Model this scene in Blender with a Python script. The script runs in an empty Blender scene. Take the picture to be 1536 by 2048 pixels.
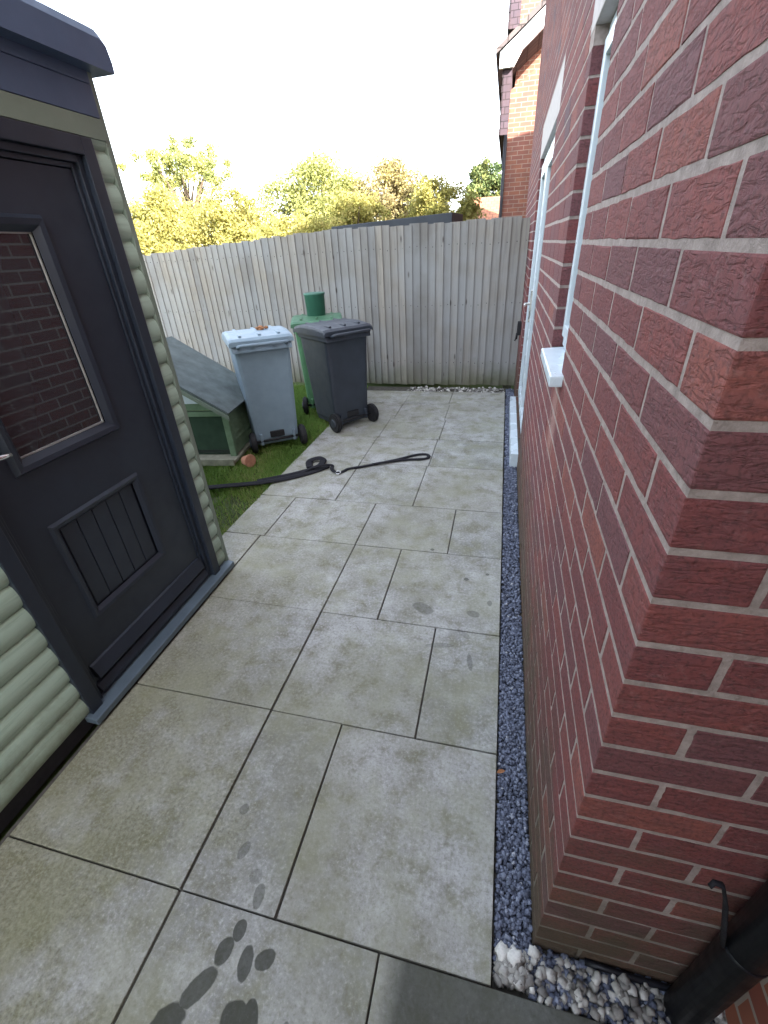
import bpy, bmesh, math, random
import numpy as np
from mathutils import Vector, Matrix
R = math.radians
random.seed(7); rng = np.random.default_rng(11)
SC = bpy.context.scene
COL = SC.collection

# ------------------------------------------------------------------ camera
cam_d = bpy.data.cameras.new('camera'); cam = bpy.data.objects.new('camera', cam_d); COL.objects.link(cam)
cam_d.sensor_fit = 'AUTO'; cam_d.sensor_width = 36.0
cam_d.lens = 887.12 / 2048 * 36.0
cam_d.clip_start = 0.02; cam_d.clip_end = 2000
_Y = Vector((1018-768, 481-1024, 887.12)).normalized()
_Z = -Vector((852-768, 2512-1024, 887.12)).normalized()
_Z = (_Z - _Y * _Z.dot(_Y)).normalized()
_X = _Y.cross(_Z)
if _X.x < 0: _X = -_X
M = Matrix(((_X.x, -_X.y, -_X.z), (_Y.x, -_Y.y, -_Y.z), (_Z.x, -_Z.y, -_Z.z)))
cam.matrix_world = Matrix.Translation((0, 0, 1.57)) @ M.to_4x4()
SC.camera = cam

# ------------------------------------------------------------------ light
SUN_DIR = Vector((math.sin(R(134)), math.cos(R(134)), math.tan(R(30)))).normalized()   # towards the sun
sun_d = bpy.data.lights.new('sun', 'SUN'); sun_d.energy = 4.6; sun_d.angle = R(0.5); sun_d.color = (1, .92, .8)
sun = bpy.data.objects.new('sun', sun_d); COL.objects.link(sun)
sun.rotation_euler = SUN_DIR.to_track_quat('Z', 'Y').to_euler(); sun.location = (8, -8, 12)
w = bpy.data.worlds.new('World'); SC.world = w; w.use_nodes = True
nt = w.node_tree; nt.nodes.clear()
sky = nt.nodes.new('ShaderNodeTexSky'); sky.sky_type = 'NISHITA'; sky.sun_disc = False
sky.sun_elevation = math.asin(SUN_DIR.z); sky.sun_rotation = math.atan2(SUN_DIR.x, SUN_DIR.y)
sky.air_density = 1.0; sky.dust_density = 2.0
hs = nt.nodes.new('ShaderNodeHueSaturation'); hs.inputs['Saturation'].default_value = 0.42
bg = nt.nodes.new('ShaderNodeBackground'); bg.inputs[1].default_value = 0.15
wo = nt.nodes.new('ShaderNodeOutputWorld')
nt.links.new(sky.outputs[0], hs.inputs['Color']); nt.links.new(hs.outputs[0], bg.inputs[0]); nt.links.new(bg.outputs[0], wo.inputs[0])
SC.view_settings.view_transform = 'Standard'; SC.view_settings.look = 'None'
SC.view_settings.gamma = 1; SC.view_settings.use_curve_mapping = False
SC.view_settings.exposure = 2.95
SC.render.engine = 'CYCLES'; SC.cycles.max_bounces = 8

# ------------------------------------------------------------------ material helpers
class Mat:
    def __init__(s, name, rough=.6, spec=.5, metal=0.0):
        s.m = bpy.data.materials.new(name); s.m.use_nodes = True
        s.t = s.m.node_tree; s.N = s.t.nodes; s.L = s.t.links
        s.b = s.N['Principled BSDF']
        s.b.inputs['Roughness'].default_value = rough; s.b.inputs['Specular IOR Level'].default_value = spec
        s.b.inputs['Metallic'].default_value = metal
    def n(s, k, **kw):
        x = s.N.new(k)
        for a, v in kw.items(): setattr(x, a, v)
        return x
    def val(s, sock, v):
        if hasattr(v, 'is_linked') or isinstance(v, bpy.types.NodeSocket): s.L.new(v, sock)
        else: sock.default_value = v
    def co(s): return s.n('ShaderNodeTexCoord').outputs['Object']
    def pos(s): return s.n('ShaderNodeNewGeometry').outputs['Position']
    def mapv(s, v, scale=(1,1,1), loc=(0,0,0), rot=(0,0,0)):
        m = s.n('ShaderNodeMapping'); s.L.new(v, m.inputs[0])
        m.inputs['Scale'].default_value = scale; m.inputs['Location'].default_value = loc; m.inputs['Rotation'].default_value = rot
        return m.outputs[0]
    def noise(s, v, scale, detail=4, rough=.55, dist=0):
        x = s.n('ShaderNodeTexNoise'); s.L.new(v, x.inputs['Vector'])
        x.inputs['Scale'].default_value = scale; x.inputs['Detail'].default_value = detail
        x.inputs['Roughness'].default_value = rough; x.inputs['Distortion'].default_value = dist
        return x.outputs['Fac']
    def ramp(s, f, stops, interp='LINEAR'):
        x = s.n('ShaderNodeValToRGB'); s.L.new(f, x.inputs[0]); cr = x.color_ramp; cr.interpolation = interp
        while len(cr.elements) < len(stops): cr.elements.new(.5)
        for e, (p, c) in zip(cr.elements, stops):
            e.position = p; e.color = (c, c, c, 1) if isinstance(c, (int, float)) else (*c, 1)
        return x.outputs[0]
    def math(s, op, a, b=0.0, c=0.0, clamp=False):
        x = s.n('ShaderNodeMath', operation=op); x.use_clamp = clamp
        s.val(x.inputs[0], a); s.val(x.inputs[1], b); s.val(x.inputs[2], c)
        return x.outputs[0]
    def mix(s, f, a, b, mode='MIX'):
        x = s.n('ShaderNodeMix', data_type='RGBA', blend_type=mode)
        s.val(x.inputs[0], f)
        for sock, v in ((x.inputs[6], a), (x.inputs[7], b)):
            if isinstance(v, tuple): sock.default_value = (*v, 1)
            else: s.L.new(v, sock)
        return x.outputs[2]
    def attr(s, name='tint'):
        return s.n('ShaderNodeAttribute', attribute_name=name).outputs['Fac']
    def sep(s, v):
        x = s.n('ShaderNodeSeparateXYZ'); s.L.new(v, x.inputs[0]); return x.outputs
    def color(s, c):
        if isinstance(c, tuple): s.b.inputs['Base Color'].default_value = (*c, 1)
        else: s.L.new(c, s.b.inputs['Base Color'])
    def bump(s, h, strength=.4, dist=.002, prev=None):
        x = s.n('ShaderNodeBump'); s.L.new(h, x.inputs['Height']); x.inputs['Strength'].default_value = strength
        x.inputs['Distance'].default_value = dist
        if prev is not None: s.L.new(prev, x.inputs['Normal'])
        s.L.new(x.outputs[0], s.b.inputs['Normal']); return x.outputs[0]

def plain(name, c, rough=.5, spec=.5, metal=0, var=.12, scale=9, bump=.0, bscale=60, fine=.0):
    m = Mat(name, rough, spec, metal); v = m.co()
    lo = tuple(x*(1-var) for x in c); hi = tuple(min(1, x*(1+var)) for x in c)
    f = m.noise(v, scale, 5, .6)
    col = m.ramp(f, [(.3, lo), (.7, hi)])
    m.color(col)
    r = m.ramp(m.noise(v, scale*2.3, 3), [(.3, max(0, rough-.08)), (.7, min(1, rough+.1))]); m.L.new(r, m.b.inputs['Roughness'])
    if bump: m.bump(m.noise(v, bscale, 4), bump, .002)
    return m.m

# ------------------------------------------------------------------ materials
def brick_mat():
    m = Mat('red_brick', .85, .25); v = m.pos(); t = m.attr()
    base = m.ramp(t, [(0, (.18,.059,.058)), (.16, (.20,.061,.057)), (.34, (.22,.067,.060)), (.5, (.165,.066,.070)), (.58, (.19,.058,.056)), (.74, (.255,.083,.066)), (.84, (.17,.065,.066)), (.965, (.125,.070,.082))], 'CONSTANT')
    n1 = m.noise(v, 26, 6, .65); n2 = m.noise(v, 140, 5, .6)
    c = m.mix(m.ramp(n1, [(.38, 0), (.62, 1)]), base, m.mix(.35, base, (.135,.064,.072)))
    c = m.mix(m.ramp(n2, [(.36, .5), (.52, 0)]), c, (.05,.028,.028))
    pal = m.noise(v, 55, 4, .7); c = m.mix(m.ramp(pal, [(.58, 0), (.74, .22)]), c, (.34,.22,.20))
    z = m.sep(v)[2]
    # green algae on the lowest courses
    g = m.math('SUBTRACT', m.math('MULTIPLY', m.noise(v, 6, 6, .7), 1.25), z)
    g = m.ramp(g, [(0.0, 0), (.62, 1)]); c = m.mix(m.math('MULTIPLY', g, .92), c, m.mix(.18, (.062,.066,.038), c))
    # pale bloom washed down from the sill
    y = m.sep(v)[1]
    ell = m.math('ADD', m.math('POWER', m.math('MULTIPLY', m.math('ADD', y, -1.66), 9.0), 2), m.math('POWER', m.math('MULTIPLY', m.math('ADD', z, -1.0), 6.0), 2))
    ell = m.math('SUBTRACT', 1.25, m.math('ADD', ell, m.math('MULTIPLY', m.noise(v, 12, 3), .5)), clamp=True)
    c = m.mix(m.math('MULTIPLY', ell, .55), c, (.42,.26,.22))
    m.color(c)
    # creased, sand-faced surface
    cr = m.noise(m.mapv(v, (26, 26, 95)), 1, 5, .6, .9)
    b1 = m.bump(m.ramp(cr, [(.34, 0), (.54, 1)]), .6, .005)
    pit = m.n('ShaderNodeTexVoronoi'); m.L.new(v, pit.inputs['Vector']); pit.inputs['Scale'].default_value = 75
    b2 = m.bump(m.ramp(pit.outputs['Distance'], [(.08, 0), (.26, 1)]), .35, .003, b1)
    m.bump(m.noise(v, 420, 3, .6), .5, .0012, b2)
    return m.m
def mortar_mat():
    m = Mat('lime_mortar', .95, .15); v = m.pos()
    c = m.ramp(m.noise(v, 40, 6, .7), [(.3, (.25,.208,.188)), (.65, (.415,.345,.315))])
    z = m.sep(v)[2]
    g = m.math('SUBTRACT', m.math('MULTIPLY', m.noise(v, 6, 6, .7), 1.1), z)
    c = m.mix(m.math('MULTIPLY', m.ramp(g, [(0.0, 0), (.6, 1)]), .8), c, (.10,.098,.064))
    m.color(c); m.bump(m.noise(v, 220, 5, .7), .8, .004)
    return m.m
def paving_mat():
    m = Mat('concrete_slab', .88, .3); v = m.pos(); t = m.attr()
    big = m.noise(v, 2.6, 6, .66); mid = m.noise(v, 8, 8, .72); fin = m.noise(v, 85, 6, .75)
    base = m.ramp(t, [(0, (.235,.238,.222)), (.35, (.295,.297,.278)), (.7, (.315,.314,.297)), (1, (.345,.34,.325))])
    c = m.mix(m.ramp(big, [(.42, 0), (.60, 1)]), base, m.mix(.65, base, (.43,.434,.422)))
    c = m.mix(m.ramp(mid, [(.37, .85), (.5, 0)]), c, (.185,.18,.13))
    c = m.mix(m.ramp(mid, [(.53, 0), (.68, .6)]), c, (.53,.54,.52))
    c = m.mix(m.ramp(fin, [(.36, .55), (.48, 0)]), c, (.16,.158,.12))
    c = m.mix(m.ramp(fin, [(.53, 0), (.66, .5)]), c, (.62,.62,.58))
    brd = m.noise(m.mapv(v, (1.0, .8, 1), (3.1, 8.2, 0), (0, 0, .6)), 1.5, 7, .68)
    c = m.mix(m.ramp(brd, [(.44, 0), (.60, .62)]), c, m.mix(.35, (.20,.195,.125), c))
    x, y, z = m.sep(v)
    # yellow-green algae, strongest against the shed
    d = m.math('SUBTRACT', m.math('MULTIPLY', m.noise(v, 3.1, 6, .65), 2.2), m.math('ADD', m.math('MULTIPLY', x, .85), 1.75))
    d2 = m.math('SUBTRACT', 1.0, m.math('MULTIPLY', y, .38), clamp=True)
    a = m.math('MULTIPLY', m.ramp(d, [(-.0, 0), (.36, 1)]), d2)
    c = m.mix(m.math('MULTIPLY', a, .8), c, m.mix(m.ramp(fin, [(.36, 0), (.64, 1)]), (.115,.113,.052), (.27,.265,.165)))
    a2 = m.math('MULTIPLY', m.ramp(m.noise(m.mapv(v, (1,1,1), (7,3,1)), 4.2, 6, .7), [(.46, 0), (.62, .8)]), 1.0)
    c = m.mix(a2, c, m.mix(.5, c, (.29,.295,.20)))
    # wet marks and stains with outlines of their own
    warp = m.noise(v, 9, 3); wf = m.noise(v, 28, 2)
    stains = [(-.561,.330,.0175,.023,0,.95),(-.580,.284,.021,.032,-10,.95),(-.513,.274,.019,.036,8,.95),(-.466,.293,.029,.020,35,.95),
              (-.608,.208,.024,.050,-35,.95),(-.488,.178,.038,.036,0,1),(-.455,.190,.02,.036,20,1),(-.650,.130,.036,.05,-30,1),
              (-.365,.185,.010,.022,0,.6),(-.642,.504,.016,.026,-15,.5),(-.544,.41,.016,.03,10,.6),(-.575,.45,.02,.02,0,.3),(-.70,.61,.016,.017,0,.5),
              (-.275,1.655,.035,.06,60,.45),(-.025,1.66,.022,.035,80,.45),(-.16,1.43,.014,.07,-80,.35),(-.02,1.36,.011,.05,10,.5),(-.06,1.52,.014,.04,50,.3),
              (-.30,2.16,.012,.012,0,.7),(-.08,1.92,.013,.013,0,.75),(.03,1.98,.01,.01,0,.7),(.05,1.75,.012,.02,0,.5)]
    tot = None
    for (sx, sy, rx, ry, ro, st) in stains:
        mp = m.n('ShaderNodeMapping', vector_type='TEXTURE'); m.L.new(v, mp.inputs[0])
        mp.inputs['Location'].default_value = (sx, sy, 0); mp.inputs['Rotation'].default_value = (0, 0, R(ro)); mp.inputs['Scale'].default_value = (rx, ry, 1)
        ln = m.n('ShaderNodeVectorMath', operation='LENGTH'); 
        fl = m.n('ShaderNodeVectorMath', operation='MULTIPLY'); m.L.new(mp.outputs[0], fl.inputs[0]); fl.inputs[1].default_value = (1, 1, 0)
        m.L.new(fl.outputs[0], ln.inputs[0])
        dd = m.math('ADD', ln.outputs['Value'], m.math('MULTIPLY_ADD', wf, .45, -.22))
        e = m.math('MULTIPLY', m.math('MULTIPLY_ADD', dd, -9.0, 9.3, clamp=True), st)
        tot = e if tot is None else m.math('MAXIMUM', tot, e)
    # the darker slab by the corner, fading out towards its left edge
    sl = m.math('MULTIPLY', m.math('MULTIPLY_ADD', m.math('ADD', x, m.math('MULTIPLY', warp, .05)), 16.0, 2.3, clamp=True), m.math('LESS_THAN', y, .374))
    tot = m.math('MAXIMUM', tot, m.math('MULTIPLY', sl, .93))
    c = m.mix(m.math('MULTIPLY', tot, .97), c, m.mix(.14, (.030,.033,.025), c))
    m.color(c)
    rr = m.math('MULTIPLY_ADD', tot, -.12, .9); m.L.new(rr, m.b.inputs['Roughness'])
    b = m.bump(mid, .25, .004); m.bump(fin, .45, .0025, b)
    return m.m
def fence_mat():
    m = Mat('weathered_board', .9, .2); v = m.pos(); t = m.attr()
    base = m.ramp(t, [(0, (.14,.135,.128)), (.25, (.255,.24,.215)), (.5, (.185,.184,.182)), (.75, (.275,.255,.225)), (1, (.21,.196,.178))])
    gr = m.noise(m.mapv(v, (60, 60, 2.2)), 1, 6, .7, .4)
    c = m.mix(m.ramp(gr, [(.40, .65), (.52, 0)]), base, (.16,.15,.14))
    c = m.mix(m.ramp(m.noise(v, 2.0, 4), [(.4, 0), (.62, .5)]), c, (.28,.295,.305))
    z = m.sep(v)[2]
    g = m.math('SUBTRACT', m.math('MULTIPLY', m.noise(v, 4, 4), .62), z)
    c = m.mix(m.math('MULTIPLY', m.ramp(g, [(-.05, 0), (.3, 1)]), .8), c, (.085,.09,.045))
    # knots
    vo = m.n('ShaderNodeTexVoronoi'); m.L.new(m.mapv(v, (9, 0, 2.6)), vo.inputs['Vector']); vo.inputs['Scale'].default_value = 1
    c = m.mix(m.ramp(vo.outputs['Distance'], [(.05, .8), (.11, 0)]), c, (.05,.04,.035))
    m.color(c); m.bump(gr, .5, .002); return m.m
def leaf_mat(name, stops, trans=.35):
    m = Mat(name, .6, .25); t = m.attr()
    c = m.ramp(t, stops); m.color(c)
    tr = m.n('ShaderNodeBsdfTranslucent'); m.L.new(c, tr.inputs[0])
    mx = m.n('ShaderNodeMixShader'); mx.inputs[0].default_value = trans
    m.L.new(m.b.outputs[0], mx.inputs[1]); m.L.new(tr.outputs[0], mx.inputs[2])
    m.L.new(mx.outputs[0], m.N['Material Output'].inputs[0]); return m.m
def tint_mat(name, stops, rough=.7, spec=.3, bump=0, interp='LINEAR'):
    m = Mat(name, rough, spec); v = m.co()
    c = m.ramp(m.attr(), stops, interp)
    n = m.noise(v, 90, 4, .7)
    c = m.mix(m.ramp(n, [(.3, .5), (.6, 0)]), c, m.mix(.6, c, (.02,.02,.02)))
    m.color(c)
    if bump: m.bump(n, bump, .003)
    return m.m
def glass_mat(name='window_glass', c=(.02,.025,.03)):
    m = Mat(name, .02, .5); m.color(c); m.b.inputs['IOR'].default_value = 1.52
    m.b.inputs['Specular IOR Level'].default_value = .75
    return m.m
def fartile(name, c1, c2, c3, bw, bh, mort=.01, rough=.85, scale=1):
    """brick pattern laid on a wall far off; local coordinates are x along, y up"""
    m = Mat(name, rough, .2); v = m.co()
    b = m.n('ShaderNodeTexBrick'); m.L.new(m.n('ShaderNodeTexCoord').outputs['UV'], b.inputs[0])
    b.inputs['Color1'].default_value = (*c1, 1); b.inputs['Color2'].default_value = (*c2, 1); b.inputs['Mortar'].default_value = (*c3, 1)
    b.inputs['Scale'].default_value = scale; b.inputs['Brick Width'].default_value = bw; b.inputs['Row Height'].default_value = bh
    b.inputs['Mortar Size'].default_value = mort
    c = m.mix(m.ramp(m.noise(v, 5, 4), [(.3, .35), (.6, 0)]), b.outputs['Color'], (.08,.05,.05))
    m.color(c); m.bump(b.outputs['Fac'], -.5, .01); return m.m
MT = {}
MT['brick'] = brick_mat(); MT['mortar'] = mortar_mat(); MT['paving'] = paving_mat(); MT['fence'] = fence_mat()
MT['glass'] = glass_mat()
def sage_mat():
    m = Mat('sage_paint', .6, .3); v = m.pos()
    c = m.ramp(m.noise(v, 3, 5, .6), [(.3, (.305,.40,.325)), (.7, (.36,.465,.375))])
    gr = m.noise(m.mapv(v, (40, 2.2, 40)), 1, 6, .7, .6)
    c = m.mix(m.ramp(gr, [(.36, .45), (.5, 0)]), c, (.20,.26,.20))
    z = m.sep(v)[2]
    g = m.math('SUBTRACT', m.math('MULTIPLY', m.noise(v, 11, 5, .7), .45), z)
    c = m.mix(m.math('MULTIPLY', m.ramp(g, [(-.02, 0), (.2, 1)]), .6), c, (.14,.14,.09))
    m.color(c); m.bump(gr, .35, .002); return m.m
MT['sage'] = sage_mat()
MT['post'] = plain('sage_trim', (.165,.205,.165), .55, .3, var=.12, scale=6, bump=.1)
MT['anthracite'] = plain('anthracite_foil', (.012,.018,.030), .45, .5, var=.12, scale=5, bump=.06, bscale=240)
MT['threshold'] = plain('grey_aluminium', (.095,.130,.160), .42, .5, metal=.15, var=.15, scale=7)
MT['black'] = plain('black_plastic', (.006,.007,.011), .45, .4, var=.15, scale=8)
MT['rubber'] = plain('black_rubber', (.018,.018,.020), .7, .3, var=.2, scale=12, bump=.2)
MT['felt'] = plain('roof_felt', (.05,.058,.068), .75, .3, var=.14, scale=6, bump=.5, bscale=260)
MT['fascia'] = plain('slate_blue_trim', (.058,.088,.150), .5, .4, var=.1, scale=5)  # on the shed planks this blue includes painted overhang shade
MT['upvc'] = plain('white_upvc', (.60,.68,.73), .25, .5, var=.03, scale=3)
MT['steel'] = plain('brushed_steel', (.75,.74,.72), .25, .5, metal=1, var=.05)
MT['spacer'] = plain('silver_spacer', (.55,.55,.53), .35, .5, metal=.5, var=.05)
MT['bin_grey'] = plain('grey_bin_plastic', (.19,.255,.31), .5, .4, var=.10, scale=7, bump=.1, bscale=150)
MT['lid_grey'] = plain('pale_grey_lid_plastic', (.22,.30,.36), .5, .45, var=.08, scale=8, bump=.1, bscale=150)
MT['bin_dark'] = plain('charcoal_bin_plastic', (.030,.037,.050), .48, .45, var=.2, scale=6, bump=.1, bscale=150)
MT['bin_green'] = plain('green_bin_plastic', (.10,.24,.12), .45, .4, var=.15, scale=6, bump=.1)
MT['lid_green'] = plain('dark_green_lid_plastic', (.06,.15,.085), .45, .4, var=.15, scale=6)
MT['bucket'] = plain('green_bucket_plastic', (.035,.125,.085), .45, .45, var=.12, scale=8)
MT['hutch_felt'] = plain('grey_hutch_felt', (.115,.14,.14), .85, .2, var=.25, scale=8, bump=.5, bscale=220)
MT['hutch'] = plain('green_stain', (.14,.215,.135), .8, .2, var=.22, scale=9, bump=.3, bscale=60)
MT['hutch_dark'] = plain('dark_green_panel', (.028,.055,.035), .8, .2, var=.2, scale=9, bump=.3)
MT['tray'] = plain('pale_wood', (.26,.26,.20), .85, .2, var=.25, scale=15, bump=.3)
MT['terracotta'] = plain('terracotta', (.42,.20,.13), .85, .2, var=.2, scale=25, bump=.3)
MT['stone'] = plain('reconstituted_stone', (.46,.42,.41), .9, .2, var=.12, scale=20, bump=.3, bscale=120)
MT['webbing'] = plain('black_webbing', (.016,.016,.020), .8, .25, var=.3, scale=60, bump=.4, bscale=400)
MT['slate'] = tint_mat('slate_chippings', [(0, (.07,.08,.115)), (.5, (.16,.185,.26)), (.85, (.27,.30,.38)), (1, (.48,.50,.54))], .6, .4, .3)
MT['pebble'] = tint_mat('mixed_pebbles', [(0, (.16,.15,.14)), (.5, (.36,.35,.32)), (1, (.74,.73,.68))], .7, .3, .3)
MT['leaf_brown'] = plain('dead_leaf', (.33,.16,.08), .8, .2, var=.3, scale=40)
MT['grass'] = leaf_mat('grass_blade', [(0, (.10,.18,.038)), (.55, (.18,.31,.065)), (.85, (.26,.33,.09)), (1, (.36,.32,.16))], .3)
MT['soil'] = plain('lawn_soil', (.055,.07,.03), .95, .1, var=.35, scale=18, bump=.6, bscale=60)
MT['field'] = plain('meadow', (.075,.105,.035), .95, .1, var=.3, scale=.3)
MT['bed'] = plain('sand_joint', (.085,.08,.068), .95, .1, var=.35, scale=30, bump=.4)
MT['bark'] = plain('bark', (.09,.07,.05), .9, .15, var=.3, scale=12, bump=.6, bscale=30)
MT['housebrick'] = fartile('house_brick', (.30,.105,.06), (.22,.07,.05), (.33,.27,.22), .225, .075, .006)
MT['farbrick'] = fartile('neighbour_brick', (.26,.11,.07), (.19,.08,.065), (.30,.22,.18), .225, .075, .006)
MT['rooftile'] = fartile('roof_tile', (.12,.10,.10), (.09,.08,.085), (.04,.035,.035), .22, .26, .012)
MT['orangetile'] = fartile('clay_pantile', (.36,.16,.09), (.30,.13,.075), (.14,.06,.04), .25, .28, .014)
MT['hungtile'] = fartile('hung_tile', (.075,.055,.07), (.055,.042,.055), (.025,.02,.025), .18, .11, .008)

# ------------------------------------------------------------------ mesh helpers
class MB:
    """collects boxes, tubes and prisms, then links them as ONE mesh object"""
    def __init__(s): s.v = []; s.f = []; s.t = []; s.mi = []; s.sm = []
    def add(s, vs, fs, tint=0.5, mi=0, smooth=False):
        o = len(s.v); s.v.extend([tuple(p) for p in vs])
        for f in fs: s.f.append([i+o for i in f]); s.t.append(tint); s.mi.append(mi); s.sm.append(smooth)
    def box(s, a, b, bev=0.0, tint=.5, mi=0):
        x0, x1 = sorted((a[0], b[0])); y0, y1 = sorted((a[1], b[1])); z0, z1 = sorted((a[2], b[2]))
        if bev <= 0:
            vs = [(x0,y0,z0),(x1,y0,z0),(x1,y1,z0),(x0,y1,z0),(x0,y0,z1),(x1,y0,z1),(x1,y1,z1),(x0,y1,z1)]
            s.add(vs, [(0,3,2,1),(4,5,6,7),(0,1,5,4),(1,2,6,5),(2,3,7,6),(3,0,4,7)], tint, mi); return
        bm = bmesh.new(); bmesh.ops.create_cube(bm, size=1)
        for q in bm.verts: q.co = Vector(((x0+x1)/2 + q.co.x*(x1-x0), (y0+y1)/2 + q.co.y*(y1-y0), (z0+z1)/2 + q.co.z*(z1-z0)))
        s.bev(bm, bev, tint, mi)
    def bev(s, bm, bev, tint=.5, mi=0, seg=2):
        bmesh.ops.bevel(bm, geom=list(bm.edges), offset=bev, segments=seg, affect='EDGES', profile=.6)
        s.frombm(bm, tint, mi)
    def frombm(s, bm, tint=.5, mi=0, smooth=False):
        bm.verts.index_update(); s.add([q.co for q in bm.verts], [[q.index for q in f.verts] for f in bm.faces], tint, mi, smooth); bm.free()
    def hexa(s, p, bev=0.0, tint=.5, mi=0):
        """eight corners: bottom ring then top ring"""
        fs = [(0,3,2,1),(4,5,6,7),(0,1,5,4),(1,2,6,5),(2,3,7,6),(3,0,4,7)]
        if bev <= 0: s.add(p, fs, tint, mi); return
        bm = bmesh.new(); vs = [bm.verts.new(q) for q in p]
        for f in fs: bm.faces.new([vs[i] for i in f])
        s.bev(bm, bev, tint, mi)
    def tube(s, pts, r, n=10, flat=1.0, tint=.5, mi=0, cap=True, smooth=True):
        pts = [Vector(p) for p in pts]; rs = r if isinstance(r, (list, tuple)) else [r]*len(pts)
        vs = []; fs = []
        for i, p in enumerate(pts):
            d = (pts[min(i+1, len(pts)-1)] - pts[max(i-1, 0)]).normalized()
            up = Vector((0,0,1)) if abs(d.z) < .95 else Vector((1,0,0))
            a = d.cross(up).normalized(); b = a.cross(d).normalized()
            for k in range(n):
                th = 2*math.pi*k/n; vs.append(p + a*math.cos(th)*rs[i] + b*math.sin(th)*rs[i]*flat)
        for i in range(len(pts)-1):
            for k in range(n): fs.append((i*n+k, i*n+(k+1)%n, (i+1)*n+(k+1)%n, (i+1)*n+k))
        s.add(vs, fs, tint, mi, smooth)
        if cap: 
            o = len(s.v)-len(vs)
            for base in (0, (len(pts)-1)*n): s.f.append([o+base+k for k in range(n)]); s.t.append(tint); s.mi.append(mi); s.sm.append(False)
    def lathe(s, prof, n=24, loc=(0,0,0), tint=.5, mi=0):
        vs = []; fs = []
        for (r, z) in prof:
            for k in range(n): th = 2*math.pi*k/n; vs.append((loc[0]+r*math.cos(th), loc[1]+r*math.sin(th), loc[2]+z))
        for i in range(len(prof)-1):
            for k in range(n): fs.append((i*n+k, i*n+(k+1)%n, (i+1)*n+(k+1)%n, (i+1)*n+k))
        s.add(vs, fs, tint, mi, True)
        s.add([vs[k] for k in range(n)], [list(range(n))], tint, mi); s.add([vs[(len(prof)-1)*n+k] for k in range(n)], [list(range(n))], tint, mi)
    def prism(s, poly, axis, a, b, tint=.5, mi=0):
        """polygon in the two other axes (cyclic order) pushed along axis from a to b"""
        def P(q, t): return {0: (t, q[0], q[1]), 1: (q[0], t, q[1]), 2: (q[0], q[1], t)}[axis]
        n = len(poly); vs = [P(q, a) for q in poly] + [P(q, b) for q in poly]
        s.add(vs, [list(range(n)), list(range(2*n-1, n-1, -1))] + [(k, (k+1)%n, n+(k+1)%n, n+k) for k in range(n)], tint, mi)
    def build(s, name, mats, parent=None, uv=None, recalc=True):
        me = bpy.data.meshes.new(name); me.from_pydata(s.v, [], s.f)
        for m in (mats if isinstance(mats, (list, tuple)) else [mats]): me.materials.append(m)
        me.polygons.foreach_set('material_index', s.mi); me.polygons.foreach_set('use_smooth', s.sm)
        at = me.attributes.new('tint', 'FLOAT', 'FACE'); at.data.foreach_set('value', s.t)
        if recalc:
            bm = bmesh.new(); bm.from_mesh(me); bmesh.ops.recalc_face_normals(bm, faces=bm.faces); bm.to_mesh(me); bm.free()
        if uv:   # metres, per-face planar
            ul = me.uv_layers.new(name='UVMap')
            for p in me.polygons:
                nn = p.normal
                for li in p.loop_indices:
                    c = me.vertices[me.loops[li].vertex_index].co
                    if abs(nn.z) > .95: q = (c.x, c.y)
                    elif abs(nn.x) > abs(nn.y): q = (c.y, c.z/max(.3, math.sqrt(1-nn.z*nn.z)))
                    else: q = (c.x, c.z/max(.3, math.sqrt(1-nn.z*nn.z)))
                    ul.data[li].uv = q
        me.update(); o = bpy.data.objects.new(name, me); COL.objects.link(o)
        if parent is not None: o.parent = parent
        return o
def tag(o, label=None, cat=None, group=None, kind=None):
    if label: o['label'] = label
    if cat: o['category'] = cat
    if group: o['group'] = group
    if kind: o['kind'] = kind
    return o
def thing(name, label, cat, loc=(0,0,0), rz=0, group=None):
    o = bpy.data.objects.new(name, None); COL.objects.link(o); o.empty_display_size = .1
    o.location = loc; o.rotation_euler = (0, 0, rz); return tag(o, label, cat, group)
def fastmesh(name, V, F, mat, tint, parent=None):
    me = bpy.data.meshes.new(name); k = F.shape[1]
    me.vertices.add(len(V)); me.vertices.foreach_set('co', V.astype(np.float32).ravel())
    me.loops.add(F.size); me.loops.foreach_set('vertex_index', F.astype(np.int32).ravel())
    me.polygons.add(len(F)); me.polygons.foreach_set('loop_start', np.arange(0, F.size, k, dtype=np.int32))
    me.update(calc_edges=True)
    at = me.attributes.new('tint', 'FLOAT', 'FACE'); at.data.foreach_set('value', tint.astype(np.float32))
    me.materials.append(mat); me.validate(); o = bpy.data.objects.new(name, me); COL.objects.link(o)
    if parent is not None: o.parent = parent
    return o

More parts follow.
